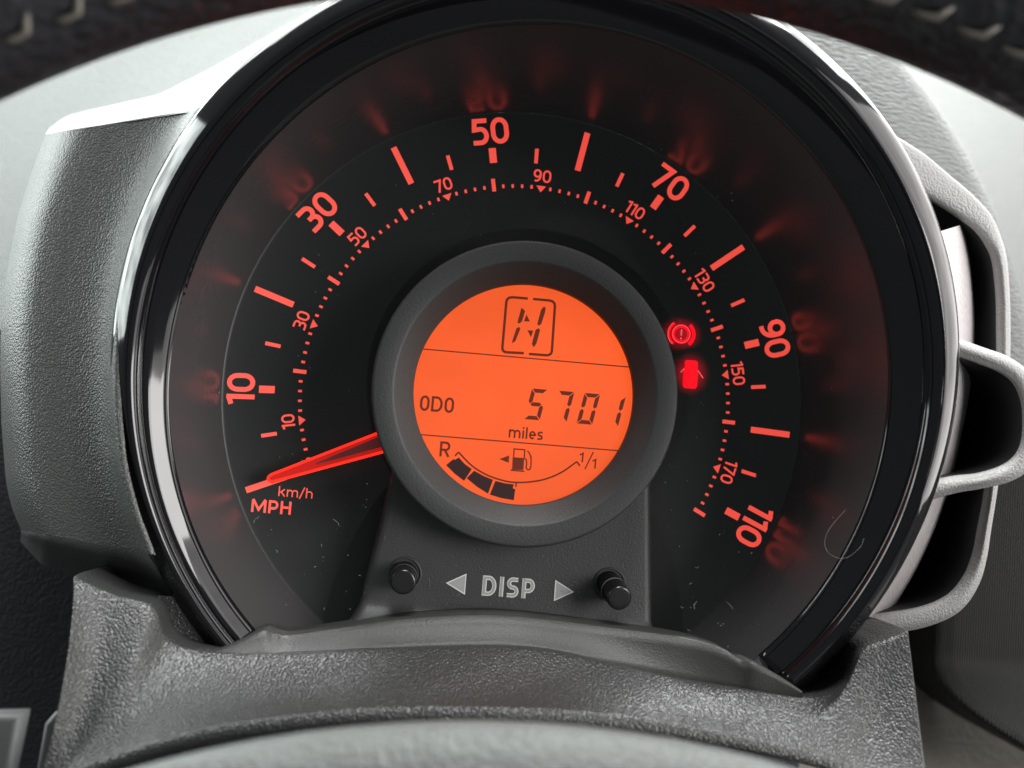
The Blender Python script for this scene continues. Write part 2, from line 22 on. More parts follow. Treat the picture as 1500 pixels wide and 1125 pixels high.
# ------------------------------------------------------------------ world, lamps, exposure
w = bpy.data.worlds.new('World'); scene.world = w; w.use_nodes = True
w.node_tree.nodes['Background'].inputs[0].default_value = (0.92, 0.97, 1.0, 1)
w.node_tree.nodes['Background'].inputs[1].default_value = 0.20
def area_lamp(name, pos, target, sx, sy, power, col=(1, 1, 1)):
    l = bpy.data.lights.new(name, 'AREA'); l.shape = 'RECTANGLE'; l.size = sx; l.size_y = sy; l.energy = power; l.color = col
    o = bpy.data.objects.new(name, l); COL.objects.link(o)
    p = V(*pos); o.location = p; o.rotation_euler = (V(*target) - p).to_track_quat('-Z', 'Y').to_euler()
    return o
def clouds(o, lo, hi, sc):
    l = o.data; l.use_nodes = True; nt = l.node_tree; e = nt.nodes['Emission']
    gm = nt.nodes.new('ShaderNodeNewGeometry'); n = nt.nodes.new('ShaderNodeTexNoise'); n.inputs['Scale'].default_value = sc; n.inputs['Detail'].default_value = 5
    mr = nt.nodes.new('ShaderNodeMapRange'); mr.inputs[1].default_value = .38; mr.inputs[2].default_value = .62; mr.inputs[3].default_value = lo; mr.inputs[4].default_value = hi
    nt.links.new(gm.outputs['Parametric'], n.inputs['Vector']); nt.links.new(n.outputs['Fac'], mr.inputs[0]); nt.links.new(mr.outputs[0], e.inputs['Strength'])
clouds(area_lamp('windscreen_light', (0, 640, -430), (0, 0, 0), 1.5, 0.75, 32, (0.94, 1.0, 0.97)), .6, 1.4, 4)
clouds(area_lamp('left_window_light', (-780, 240, -190), (-60, 0, 0), 0.7, 0.5, 9.5, (0.92, 1.0, 0.98)), .5, 1.5, 5)
clouds(area_lamp('right_window_light', (980, 260, 200), (0, 0, 0), 1.8, 1.2, 24, (1.0, 0.96, 0.94)), .7, 1.3, 4)
area_lamp('added_overhead_light', (170, 890, 125), (0, 0, 0), 0.9, 0.3, 25, (0.98, 1.0, 0.99))  # added overhead light for the cover's front ridge, the car has no such opening
area_lamp('added_fill_light', (1080, 150, 1060), (0, 0, 0), 0.66, 0.6, 18, (1.0, 0.99, 0.97))  # added fill light behind the camera, lifts the driver-facing surfaces
vs = scene.view_settings
vs.view_transform = 'Standard'; vs.look = 'None'; vs.exposure = 0; vs.gamma = 1; vs.use_curve_mapping = False

# ------------------------------------------------------------------ materials
def mat(name, col, rough=.5, spec=.5, bump=None, coat=0, emit=None, estr=0, ior=1.5, metal=0, var=0):
    """bump: list of (kind, scale per metre, depth in mm, stretch)"""
    M = bpy.data.materials.new(name); M.use_nodes = True; nt = M.node_tree; b = nt.nodes['Principled BSDF']
    b.inputs['Base Color'].default_value = (*col, 1); b.inputs['Roughness'].default_value = rough
    b.inputs['Specular IOR Level'].default_value = spec; b.inputs['Coat Weight'].default_value = coat
    b.inputs['Coat Roughness'].default_value = .03; b.inputs['IOR'].default_value = ior; b.inputs['Metallic'].default_value = metal
    if emit: b.inputs['Emission Color'].default_value = (*emit, 1); b.inputs['Emission Strength'].default_value = estr
    tc = nt.nodes.new('ShaderNodeTexCoord')
    if var:
        n = nt.nodes.new('ShaderNodeTexNoise'); n.inputs['Scale'].default_value = 60; n.inputs['Detail'].default_value = 8
        mr = nt.nodes.new('ShaderNodeMapRange'); mr.inputs[1].default_value = .3; mr.inputs[2].default_value = .7
        mr.inputs[3].default_value = rough - var; mr.inputs[4].default_value = rough + var
        nt.links.new(tc.outputs['Object'], n.inputs['Vector']); nt.links.new(n.outputs['Fac'], mr.inputs[0]); nt.links.new(mr.outputs[0], b.inputs['Roughness'])
    prev = None
    for kind, sc, depth, st in (bump or []):
        mp = nt.nodes.new('ShaderNodeMapping'); mp.inputs['Scale'].default_value = st
        nt.links.new(tc.outputs['Object'], mp.inputs[0])
        if kind == 'noise':
            t = nt.nodes.new('ShaderNodeTexNoise'); t.inputs['Scale'].default_value = sc; t.inputs['Detail'].default_value = 3; out = t.outputs['Fac']
        elif kind == 'wave':
            t = nt.nodes.new('ShaderNodeTexWave'); t.inputs['Scale'].default_value = sc; t.inputs['Distortion'].default_value = .4; out = t.outputs['Fac']
        else:
            wn = nt.nodes.new('ShaderNodeTexNoise'); wn.inputs['Scale'].default_value = sc * .8; wn.inputs['Detail'].default_value = 1
            mx = nt.nodes.new('ShaderNodeMixRGB'); mx.blend_type = 'LINEAR_LIGHT'; mx.inputs[0].default_value = .35 / sc
            nt.links.new(mp.outputs[0], mx.inputs[1]); nt.links.new(mp.outputs[0], wn.inputs[0]); nt.links.new(wn.outputs['Color'], mx.inputs[2])
            t = nt.nodes.new('ShaderNodeTexVoronoi'); t.feature = 'SMOOTH_F1' if kind == 'grain' else 'DISTANCE_TO_EDGE'
            t.inputs['Scale'].default_value = sc
            if kind == 'grain': t.inputs['Smoothness'].default_value = .5
            nt.links.new(mx.outputs[0], t.inputs['Vector']); out = t.outputs['Distance']
        if t.type != 'TEX_VORONOI': nt.links.new(mp.outputs[0], t.inputs['Vector'])
        bn = nt.nodes.new('ShaderNodeBump'); bn.inputs['Strength'].default_value = 1
        bn.inputs['Distance'].default_value = depth * S; bn.invert = kind == 'grain'
        nt.links.new(out, bn.inputs['Height'])
        if prev: nt.links.new(prev, bn.inputs['Normal'])
        prev = bn.outputs['Normal']
    if prev: nt.links.new(prev, b.inputs['Normal'])
    return M
one = (1, 1, 1)
M = {
 'dial': mat('dial_print_black', (.022, .024, .023), .34, .25, [('noise', 900, .008, one)]),
 'cone': mat('reflector_satin_black', (.050, .046, .047), .27, .8, [('noise', 500, .02, one)]),
 'gloss': mat('piano_black', (.005, .005, .006), .06, .36, [('noise', 90, .015, one)], coat=.12, var=.03),
 'ring': mat('surround_grained_grey', (.028, .030, .029), .52, .4, [('grain', 3000, .032, one), ('noise', 3000, .02, one)]),
 'panel': mat('panel_grained_grey', (.035, .036, .036), .48, .5, [('grain', 3000, .035, one), ('noise', 3000, .02, one)]),
 'house': mat('housing_satin_grey', (.072, .075, .071), .44, .5, [('grain', 2600, .13, one), ('noise', 900, .03, one)], metal=.2),
 'cover': mat('cover_leather_grain', (.030, .031, .030), .36, .55, [('grain', 2400, .18, (1, .8, 1)), ('noise', 3000, .04, one)]),
 'apron': mat('apron_fine_grain', (.030, .030, .028), .5, .5, [('noise', 2600, .08, one)]),
 'bracket': mat('bracket_satin_grey', (.26, .255, .25), .5, .5, [('grain', 2300, .10, one)], metal=.1),
 'barrel': mat('barrel_grey', (.36, .335, .335), .5, .5, [('grain', 1600, .2, (1, 1, .4))]),
 'black':   mat('black_plastic', (.006, .006, .007), .5, .4),
 'dash': mat('dashboard_grained_grey', (.085, .089, .087), .55, .45, [('grain', 900, .45, (.45, 1, 2.2))]),
 'lower': mat('lower_dash_dark', (.010, .012, .015), .6, .35, [('grain', 1100, .2, one)]),
 'pod': mat('console_weave', (.016, .016, .015), .55, .15, [('wave', 480, .16, (1, 1, 1)), ('wave', 480, .16, (1, -1, -1))]),
 'brown': mat('lower_console_taupe', (.22, .20, .175), .6, .4, [('noise', 500, .2, one)]),
 'rim':     mat('wheel_leather_black', (.016, .016, .019), .4, .5, [('grain', 500, .5, one), ('noise', 150, .8, one)]),
 'stitch': mat('wheel_thread_beige', (.11, .10, .085), .5, .5),
 'hub': mat('airbag_cover_grey', (.083, .088, .085), .5, .5, [('grain', 1300, .22, one), ('noise', 260, .3, one)]),
 'button':  mat('button_black', (.006, .006, .006), .22, .6, [('noise', 700, .01, one)]),
 'print':   mat('print_grey', (.36, .37, .36), .55, .3),
 'printo':  mat('print_light_grey', (.72, .73, .70), .5, .3),
 'stalk': mat('stalk_satin_grey', (.09, .093, .093), .45, .5, [('noise', 1200, .05, one)]),
 'glow': mat('backlit_red_print', (.40, .11, .09), .5, .3, emit=(1, .08, .055), estr=.86),
 'needle': mat('needle_red_glow', (.5, .02, .01), .3, .5, emit=(1, .016, .004), estr=1.5),
 'ncore':   mat('needle_core_smoke', (.10, .03, .028), .25, .5, emit=(1, .04, .03), estr=.05),
 'nfill': mat('needle_red_body', (.3, .008, .004), .3, .5, emit=(1, .008, .003), estr=.38),
 'lcd': mat('lcd_orange_backlight', (.10, .025, .012), .45, .18, [('noise', 3000, .005, one)], emit=(1, .112, .020), estr=.92),
 'seg': mat('lcd_segment_dark', (.05, .014, .010), .4, .12, emit=(.6, .09, .035), estr=.16),
 'segd':    mat('lcd_segment_black', (.022, .012, .012), .4, .3, emit=(.4, .03, .02), estr=.03),
 'lamp': mat('warning_red_glow', (.10, .003, .003), .5, .2, emit=(1, .002, .012), estr=1.15),
 'lampo':   mat('warning_pink_line', (.5, .1, .1), .4, .3, emit=(1, .09, .11), estr=1.0),
 'dust': mat('dust_pale', (.30, .30, .28), .8, .2),
}
def uneven(m_, lo, hi):                # backlight of the screen: a little uneven, as its diffuser is
    nt = m_.node_tree; tc = nt.nodes.new('ShaderNodeTexCoord'); n = nt.nodes.new('ShaderNodeTexNoise'); n.inputs['Scale'].default_value = 45; n.inputs['Detail'].default_value = 2
    mr = nt.nodes.new('ShaderNodeMapRange'); mr.inputs[1].default_value = .3; mr.inputs[2].default_value = .7; mr.inputs[3].default_value = lo; mr.inputs[4].default_value = hi
    nt.links.new(tc.outputs['Object'], n.inputs[0]); nt.links.new(n.outputs['Fac'], mr.inputs[0]); nt.links.new(mr.outputs[0], nt.nodes['Principled BSDF'].inputs['Emission Strength'])
uneven(M['lcd'], .80, .98)
def halo_material():  # halo around the lit symbols, painted as emission that fades outwards
    m_ = bpy.data.materials.new('painted_lamp_halo'); m_.use_nodes = True; nt = m_.node_tree; b = nt.nodes['Principled BSDF']
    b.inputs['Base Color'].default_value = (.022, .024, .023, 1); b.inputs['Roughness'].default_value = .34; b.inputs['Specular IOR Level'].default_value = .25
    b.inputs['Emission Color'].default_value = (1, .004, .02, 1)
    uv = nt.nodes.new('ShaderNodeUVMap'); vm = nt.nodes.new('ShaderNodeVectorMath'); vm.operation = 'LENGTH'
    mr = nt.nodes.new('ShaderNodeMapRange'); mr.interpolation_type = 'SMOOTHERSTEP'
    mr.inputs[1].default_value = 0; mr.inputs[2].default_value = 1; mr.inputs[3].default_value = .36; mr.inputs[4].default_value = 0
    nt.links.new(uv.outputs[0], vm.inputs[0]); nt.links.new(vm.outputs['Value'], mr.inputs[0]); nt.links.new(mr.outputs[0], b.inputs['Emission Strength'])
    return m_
M['painted_halo'] = halo_material()
def glass():
    m_ = bpy.data.materials.new('clear_lens'); m_.use_nodes = True; nt = m_.node_tree; nt.nodes.clear()
    o = nt.nodes.new('ShaderNodeOutputMaterial'); mx = nt.nodes.new('ShaderNodeMixShader'); t = nt.nodes.new('ShaderNodeBsdfTransparent')
    g = nt.nodes.new('ShaderNodeBsdfGlossy'); g.inputs['Roughness'].default_value = .03; f = nt.nodes.new('ShaderNodeFresnel'); f.inputs[0].default_value = 1.33
    t.inputs[0].default_value = (.97, .97, .97, 1)
    nt.links.new(f.outputs[0], mx.inputs[0]); nt.links.new(t.outputs[0], mx.inputs[1]); nt.links.new(g.outputs[0], mx.inputs[2]); nt.links.new(mx.outputs[0], o.inputs[0])
    return m_
M['lens'] = glass()

# ------------------------------------------------------------------ helpers
def link(name, me, material, parent=None, smooth=True):
    o = bpy.data.objects.new(name, me); COL.objects.link(o)
    if material: me.materials.append(material)
    if smooth:
        for p in me.polygons: p.use_smooth = True
    if parent: o.parent = parent
    return o
def raw(name, verts, faces, material, parent=None, smooth=False):
    me = bpy.data.meshes.new(name); me.from_pydata([V(*v) for v in verts], [], faces); me.update()
    return link(name, me, material, parent, smooth)
def thing(name, label, cat, group=None):
    o = bpy.data.objects.new(name, None); COL.objects.link(o); o['label'] = label; o['category'] = cat
    if group: o['group'] = group
    return o
def grid(name, rows, material, parent=None, closed=False, flip=False):
    n = len(rows[0]); vs_ = [v for r in rows for v in r]; fs = []
    for i in range(len(rows) - 1):
        for j in range(n if closed else n - 1):
            k = (j + 1) % n; f = (i * n + j, i * n + k, (i + 1) * n + k, (i + 1) * n + j)
            fs.append(f[::-1] if flip else f)
    return raw(name, vs_, fs, material, parent, True)
def cr(P, n):
    """Catmull-Rom resampling of a list of tuples to n points"""
    out = []; m_ = len(P) - 1
    for i in range(n):
        t = i / (n - 1) * m_; k = min(int(t), m_ - 1); f = t - k
        p0, p1, p2, p3 = P[max(k - 1, 0)], P[k], P[k + 1], P[min(k + 2, m_)]
        out.append(tuple(.5 * (2 * b + (c - a) * f + (2 * a - 5 * b + 4 * c - d) * f * f + (3 * b - a - 3 * c + d) * f ** 3) for a, b, c, d in zip(p0, p1, p2, p3)))
    return out
def fine(rows, nu, nv):
    rows = [cr(r, nu) for r in rows]
    cols = [cr([r[j] for r in rows], nv) for j in range(nu)]
    return [[cols[j][i] for j in range(nu)] for i in range(nv)]
def four(c, t): return c[0] + sum(c[2 * k - 1] * math.cos(k * t) + c[2 * k] * math.sin(k * t) for k in range(1, 4))
zB = lambda t: 26 + 10 * math.cos(t - R_(50))
rB = lambda t: four(D['RB'], t)
rD = lambda t: four(D['RD'], t)
def lathe(name, prof, material, parent=None, n=128, a0=None, a1=None):
    full = a0 is None
    if full: a0, a1 = 0, 360
    k = n if full else n + 1
    ang = [R_(a0 + (a1 - a0) * i / n) for i in range(k)]
    return grid(name, [[(r * math.cos(a), r * math.sin(a), z) for a in ang] for r, z in prof], material, parent, full)
def strip(pts, w, closed=False, caps=True):
    """flat stroke of width w along pts: quads with mitred joints"""
    n = len(pts); L = []; Rr = []
    for i in range(n):
        p = pts[i]; a = pts[i - 1] if (i > 0 or closed) else None; b = pts[(i + 1) % n] if (i < n - 1 or closed) else None
        def nrm(u, v):
            dx, dy = v[0] - u[0], v[1] - u[1]; l = math.hypot(dx, dy) or 1e-9; return (-dy / l, dx / l)
        if a is None: q = nrm(p, b); s = 1
        elif b is None: q = nrm(a, p); s = 1
        else:
            n1, n2 = nrm(a, p), nrm(p, b); q = (n1[0] + n2[0], n1[1] + n2[1]); l = math.hypot(*q) or 1e-6; q = (q[0] / l, q[1] / l)
            s = 1 / max(.45, q[0] * n1[0] + q[1] * n1[1])
        L.append((p[0] + q[0] * w / 2 * s, p[1] + q[1] * w / 2 * s)); Rr.append((p[0] - q[0] * w / 2 * s, p[1] - q[1] * w / 2 * s))
    return L, Rr
def arc(cx, cy, rx, ry, a0, a1, n=10): return [(cx + rx * math.cos(R_(a0 + (a1 - a0) * i / n)), cy + ry * math.sin(R_(a0 + (a1 - a0) * i / n))) for i in range(n + 1)]
def rr(x0, y0, x1, y1, rx, ry, n=8):
    return (arc(x1 - rx, y1 - ry, rx, ry, 90, 0, n) + arc(x1 - rx, y0 + ry, rx, ry, 0, -90, n) + arc(x0 + rx, y0 + ry, rx, ry, 270, 180, n) + arc(x0 + rx, y1 - ry, rx, ry, 180, 90, n))
# stroke alphabet: glyph(w) -> (advance width, [(points, closed)])
def glyph(c, w):
    h = w / 2; e = 1 - h
    if c == '0': W = .68; return W, [(rr(h, h, W - h, e, (W - w) / 2 * .98, .30), True)]
    if c == 'O': W = .60; return W, [(rr(h, h, W - h, e, (W - w) / 2 * .98, .30), True)]
    if c == '1': W = .36; return W, [([(W - h, 0), (W - h, 1)], False), ([(W - h, 1 - h * .95), (.0, .80 + h * .3)], False)]
    if c == '3':
        W = .62; rv = (e - h) / 4; x = W - h - .2
        return W, [([(.02, e)] + arc(x, e - rv, .2, rv, 90, -90) + [(.2, .5)], False), ([(.2, .5 + .0)] + arc(x, h + rv, .2, rv, 90, -90) + [(.02, h)], False)]
    if c == '5':
        W = .62; t = .60; rv = (t - h) / 2; x = W - h - .22
        return W, [([(W - .04, e), (h + .03, e), (h + .0, t - .02)] + arc(x, h + rv, .22, rv, 88, -90, 14) + [(.02, h)], False)]
    if c == '7': W = .60; return W, [([(0, e), (W - h * .9, e), (.2, 0)], False)]
    if c == '9':
        W = .66; return W, [(rr(h, .40, W - h, e, (W - w) / 2 * .98, .27), True), ([(W - h, .72), (W - h, .5)] + arc(W - h - .34, .48, .34, .48 - h, 0, -80, 10) + [(.14, h)], False)]
    if c == 'M': W = .98; return W, [([(h, 0), (h, .96)], False), ([(W - h, 0), (W - h, .96)], False), ([(h, 1), (W / 2, .22), (W - h, 1)], False)]
    if c == 'P': W = .66; return W, [([(h, 0), (h, 1)], False), ([(h, e)] + arc(W - h - .22, (e + .38) / 2, .22, (e - .38) / 2, 90, -90) + [(h, .38)], False)]
    if c == 'R': W = .68; return W, [([(h, 0), (h, 1)], False), ([(h, e)] + arc(W - h - .22, (e + .45) / 2, .22, (e - .45) / 2, 90, -90) + [(h, .45)], False), ([(.34, .45), (W - h, 0)], False)]
    if c == 'H': W = .72; return W, [([(h, 0), (h, 1)], False), ([(W - h, 0), (W - h, 1)], False), ([(w, .52), (W - w, .52)], False)]
    if c == 'D': W = .72; return W, [([(h, h), (h, e)] + arc(W - h - .30, .5, .30, .5 - h, 90, -90, 14), True)]
    if c == 'I': W = w; return W, [([(h, 0), (h, 1)], False)]
    if c == 'S':
        W = .62; rv = (e - h) / 4; x0 = h + .2; x1 = W - h - .2
        return W, [([(W - .05, e)] + arc(x0, e - rv, .2, rv, 90, 270) + arc(x1, h + rv, .2, rv, 90, -90) + [(.02, h)], False)]
    if c == 'k': W = .56; return W, [([(h, 0), (h, 1)], False), ([(W - h, .72), (w, .36)], False), ([(.24, .44), (W - h * .6, 0)], False)]
    if c == 'm':
        W = .92; r = (W / 2 - w / 2) / 2
        return W, [([(h, 0), (h, .72)], False), ([(h, .36)] + arc(h + r, .42, r, .30 - h, 180, 0) + [(W / 2, 0)], False), ([(W / 2, .36)] + arc(W / 2 + r, .42, r, .30 - h, 180, 0) + [(W - h, 0)], False)]
    if c == 'h': W = .56; r = (W - w) / 2; return W, [([(h, 0), (h, 1)], False), ([(h, .34)] + arc(h + r, .42, r, .30 - h, 180, 0) + [(W - h, 0)], False)]
    if c == '/': W = .40; return W, [([(.02, -.12), (W - .02, 1.05)], False)]
    if c == 'i': W = w; return W, [([(h, 0), (h, .70)], False), ([(h, .84), (h, .84 + w)], False)]
    if c == 'l': W = w; return W, [([(h, 0), (h, 1)], False)]
    if c == 'e': W = .52; return W, [([(h, .36), (W - h, .36)] + arc(W / 2, .36, W / 2 - h, .36 - h, 0, 310, 18), False)]
    if c == 's':
        W = .44; rv = (.72 - w) / 4
        return W, [([(W - .04, .72 - h)] + arc(h + .13, .72 - h - rv, .13, rv, 90, 270) + arc(W - h - .13, h + rv, .13, rv, 90, -90) + [(.02, h)], False)]
    return .3, []
def flat(name, strokes, place, material, parent, dz=.012):
    """strokes: list of (pts, width, closed) or ('poly', pts); place maps (u, v, lift) -> xyz"""
    vs_, fs = [], []; lift = 0
    for s in strokes:
        if s[0] == 'poly':
            b = len(vs_); vs_ += [place(x, y, lift) for x, y in s[1]]; fs.append(tuple(range(b, b + len(s[1]))))
        else:
            pts, wd, cl = s; L, Rr = strip(pts, wd, cl); n = len(pts); b = len(vs_)
            vs_ += [place(x, y, lift) for x, y in L] + [place(x, y, lift) for x, y in Rr]
            for i in range(n if cl else n - 1):
                j = (i + 1) % n; fs.append((b + i, b + n + i, b + n + j, b + j))
        lift += dz
    return raw(name, vs_, fs, material, parent)
def text_strokes(t, height, w, gap=.10, sx=1.0, scale_w=True):
    x = 0; out = []
    for c in t:
        W, st = glyph(c, w)
        for pts, cl in st: out.append(([((x + px * sx) * height, py * height) for px, py in pts], w * height, cl))
        x += W * sx + gap
    x -= gap
    return out, x * height
def centred(t, height, w, gap=.10, sx=1.0):
    st, W = text_strokes(t, height, w, gap, sx)
    return [([(px - W / 2, py - height / 2) for px, py in p], ww, cl) for p, ww, cl in st], W
def polar(r, a, z):
    """place with local up = outward radius at angle a (degrees)"""
    ca, sa = math.cos(R_(a)), math.sin(R_(a))
    return lambda u, v, l: ((r + v) * ca + u * sa, (r + v) * sa - u * ca, z + l)
def shift(x, y, z): return lambda u, v, l: (x + u, y + v, z + l)
def pillow(name, outline, z0, z1, bev, material, parent=None, seg=4, top_scale=None):
    """solid with the given flat outline, from z0 up to z1, rounded towards z1 by insetting along the edge normals"""
    n = len(outline); area = sum(outline[i][0] * outline[(i + 1) % n][1] - outline[(i + 1) % n][0] * outline[i][1] for i in range(n))
    if area < 0: outline = outline[::-1]
    def inset(d):
        o = []
        for i in range(n):
            a, p, b = outline[i - 1], outline[i], outline[(i + 1) % n]
            def nm(u, v): l = math.hypot(v[0] - u[0], v[1] - u[1]) or 1e-9; return (-(v[1] - u[1]) / l, (v[0] - u[0]) / l)
            n1, n2 = nm(a, p), nm(p, b); q = (n1[0] + n2[0], n1[1] + n2[1]); l = math.hypot(*q) or 1e-6; q = (q[0] / l, q[1] / l)
            s = 1 / max(.4, q[0] * n1[0] + q[1] * n1[1]); o.append((p[0] + q[0] * d * s, p[1] + q[1] * d * s))
        return o
    rows = [[(x, y, z0) for x, y in outline]]
    for k in range(seg + 1):
        a = math.pi / 2 * k / seg
        rows.append([(x, y, z1 - bev + bev * math.sin(a)) for x, y in inset(bev * (1 - math.cos(a)))])
    o = grid(name, rows, material, parent, True)
    bm = bmesh.new(); bm.from_mesh(o.data); bm.verts.ensure_lookup_table()
    k = len(rows) - 1; bm.faces.new([bm.verts[k * n + i] for i in range(n)]); bm.faces.new([bm.verts[i] for i in range(n)][::-1])
    bmesh.ops.recalc_face_normals(bm, faces=bm.faces); bm.to_mesh(o.data); bm.free()
    return o
def tube(pts, rad, seg=8):
    """verts, faces of a round tube along mm points"""
    vs_, fs = [], []
    P = [Vector(p) for p in pts]
    for i, p in enumerate(P):
        d = (P[min(i + 1, len(P) - 1)] - P[max(i - 1, 0)]).normalized(); a = d.orthogonal().normalized(); b = d.cross(a)
        r = rad[i] if isinstance(rad, (list, tuple)) else rad
        for k in range(seg):
            t = 2 * math.pi * k / seg; vs_.append(tuple(p + a * r * math.cos(t) + b * r * math.sin(t)))
    for i in range(len(P) - 1):
        for k in range(seg): fs.append((i * seg + k, i * seg + (k + 1) % seg, (i + 1) * seg + (k + 1) % seg, (i + 1) * seg + k))
    fs.append(tuple(range(seg))[::-1]); fs.append(tuple((len(P) - 1) * seg + k for k in range(seg)))
    return vs_, fs

# ================================================================== the speedometer
sp = thing('speedometer', 'round speedometer with red lit numerals and orange centre screen in glossy black bezel', 'speedometer')
A0, A1 = -62, 242
ANG = lambda mph: 90 - 2.0636 * (mph - 55)
# dial and its printing
dial = lathe('dial_face', [(.01, 0), (28, 0), (45, 0), (57.6, 0), (58.1, .25)], M['dial'], sp, 160)
ZP = .06
def tick(name, r0, r1, a, wd, parent=dial, m_='glow'):
    return flat(name, [([(0, r0), (0, r1)], wd, False)], polar(0, a, ZP), M[m_], parent)
for k in range(10, 111, 20): tick('numbered_tick', 47.9, 50.95, ANG(k), 1.45)
for k in range(0, 101, 20): tick('long_tick', 48.05, 56.2, ANG(k), 1.22)
for k in range(5, 110, 10): tick('short_tick', 47.9, 50.95, ANG(k), .74)
for k in (10, 30, 50, 70, 90, 110):
    st, _ = centred(str(k), 5.45, .175, .085, .99); flat('speed_numeral', st, polar(54.45, ANG(k), ZP), M['glow'], dial)
dots = []
for v in range(2, 180, 2):
    a = ANG(v / 1.609344)
    if v % 20 == 0: tick('metric_bar', 42.05, 44.65, a, .78)
    elif v % 10 == 0:
        flat('metric_pointer', [('poly', [(-.98, 43.4), (0, 42.05), (.98, 43.4)])], polar(0, a, ZP), M['glow'], dial)
    else:
        for q in ((-.24, 42.62), (.24, 42.62), (.24, 43.36), (-.24, 43.36)): dots.append(polar(0, a, ZP)(q[0], q[1], 0))
tick('metric_bar', 42.05, 44.65, ANG(180 / 1.609344), .78)
o = raw('metric_dots', dots, [tuple(range(4 * i, 4 * i + 4)) for i in range(len(dots) // 4)], M['glow'], dial); o['kind'] = 'stuff'
for v in range(10, 171, 20):
    st, _ = centred(str(v), 2.6, .155, .10, .97); flat('metric_numeral', st, polar(45.45, ANG(v / 1.609344), ZP), M['glow'], dial)
st, _ = text_strokes('km/h', 1.95, .13, .12, 1.26); flat('unit_lettering', st, shift(-45.3, -23.05, ZP), M['glow'], dial)
st, _ = text_strokes('MPH', 2.55, .185, .13, 1.18); flat('unit_lettering', st, shift(-50.25, -26.5, ZP), M['glow'], dial)
# reflector cone between dial and bezel
NA = 200
def pol_rows(rows, a0=A0, a1=A1, n=NA):
    out = []
    for f in rows:
        r = []
        for i in range(n + 1):
            t = R_(a0 + (a1 - a0) * i / n); rad, z = f(t); r.append((rad * math.cos(t), rad * math.sin(t), z))
        out.append(r)
    return out
cone = grid('reflector_ring', pol_rows([lambda t, f=f: (58.1 + (rB(t) - 58.1) * f, .25 + (zB(t) - .25) * f) for f in (0, .02, .25, .5, .75, 1)]), M['cone'], sp)
# bezel
BA0, BA1 = -44.6, 226.4
def bz(f, dz): return lambda t: (rB(t) + (rD(t) - rB(t)) * f, zB(t) + dz)
prof = [bz(-.02, -.8), bz(0, 0), bz(.13, .72), bz(.26, 1.44), bz(.385, 2.13), bz(.40, 2.15), bz(.41, 1.9), bz(.43, 1.95), bz(.45, 2.6), bz(.49, 3.4), bz(.54, 3.9), bz(.60, 4.1), bz(.66, 3.95), bz(.71, 3.5), bz(.78, 2.85), bz(.86, 2.0), bz(.94, 1.05), bz(.985, .2), bz(1.0, -.6), bz(1.0, -1.6), bz(.975, -1.9), bz(.975, -2.3), bz(1.0, -2.6), bz(1.0, -5), bz(.98, -14)]
bezel = grid('bezel', pol_rows(prof, BA0, BA1, 220), M['gloss'], sp)
bm = bmesh.new(); bm.from_mesh(bezel.data); bm.verts.ensure_lookup_table(); n_ = 221
for j in (0, 220): bm.faces.new([bm.verts[i * n_ + j] for i in range(len(prof))])
bmesh.ops.recalc_face_normals(bm, faces=bm.faces); bm.to_mesh(bezel.data); bm.free()
bo = lambda a: (.33 if a > 0 else .2) * a - .8
rows = [[((r + bo(a)) * math.cos(R_(a)), (r + bo(a)) * math.sin(R_(a)), z) for a in range(-40, 27, 2)] for r, z in ((74, 24), (83, 13), (88.5, 6), (92, 1.5), (94.2, -2), (95.6, -6), (96.2, -10), (96.3, -17))]
barrel = grid('barrel', rows, M['barrel'], sp)
# clear lens
def lens_pt(r, t): return 13.5 + (zB(t) - 13.5) * (r - 28.6) / (rB(t) - 28.6)
rows = []
for i in range(11):
    f = i / 10; row = []; r_ = 28.7 + f * 35
    lo, hi = -36 - (r_ - 30) * .72, 218 + (r_ - 30) * .60
    for j in range(161):
        t = R_(lo + (hi - lo) * j / 160); q = 28.7 + (rB(t) - .12 - 28.7) * f; row.append((q * math.cos(t), q * math.sin(t), lens_pt(q, t)))
    rows.append(row)
lens = grid('lens', rows, M['lens'], sp)
# centre surround ring
lathe('screen_surround', [(28.5, 0), (28.5, 17.3), (28.42, 17.65), (28.2, 17.92), (27.9, 18.0), (24.75, 17.95), (24.45, 17.85), (24.2, 17.6), (21.0, 14.6), (20.85, 14.4), (20.78, 14.1), (20.78, 13.0), (20.9, 12.0)], M['ring'], sp, 160)
# LCD screen
lcd = lathe('screen', [(.01, 13), (10, 13), (20.96, 13)], M['lcd'], sp, 128); LZ = 13.05
L_ = D['lcd']; seg = M['seg']
def cut(p0, p1, r):
    (x0, y0), (x1, y1) = p0, p1; s = (y1 - y0) / (x1 - x0); y = y0
    xr = lambda yy: math.sqrt(r * r - yy * yy)
    return [(-xr(y0), y0), (xr(y1), y1)]
for k in ('line1', 'line2'):
    y = (L_[k][0][1] + L_[k][1][1]) / 2; flat('divider_line', [(cut((-20, y), (20, y), 20.9), .22, False)], shift(0, 0, LZ), seg, lcd)
for k in ('frameL', 'frameR'): flat('gear_frame', [(L_[k], .48, False)], shift(0, 0, LZ), seg, lcd)
for g in L_['gear']: flat('gear_segment', [('poly', g)], shift(0, 0, LZ), seg, lcd)
st, _ = text_strokes('ODO', 2.9, .15, .12, 1.02); flat('screen_lettering', st, shift(-19.35, -4.7, LZ), seg, lcd)
st, _ = text_strokes('miles', 2.2, .15, .125, 1.13); flat('screen_lettering', st, shift(-2.3, -8.38, LZ), seg, lcd)
st, _ = text_strokes('R', 2.85, .15, .1, 1.0); flat('screen_lettering', st, shift(-14.95, -12.95, LZ), seg, lcd)
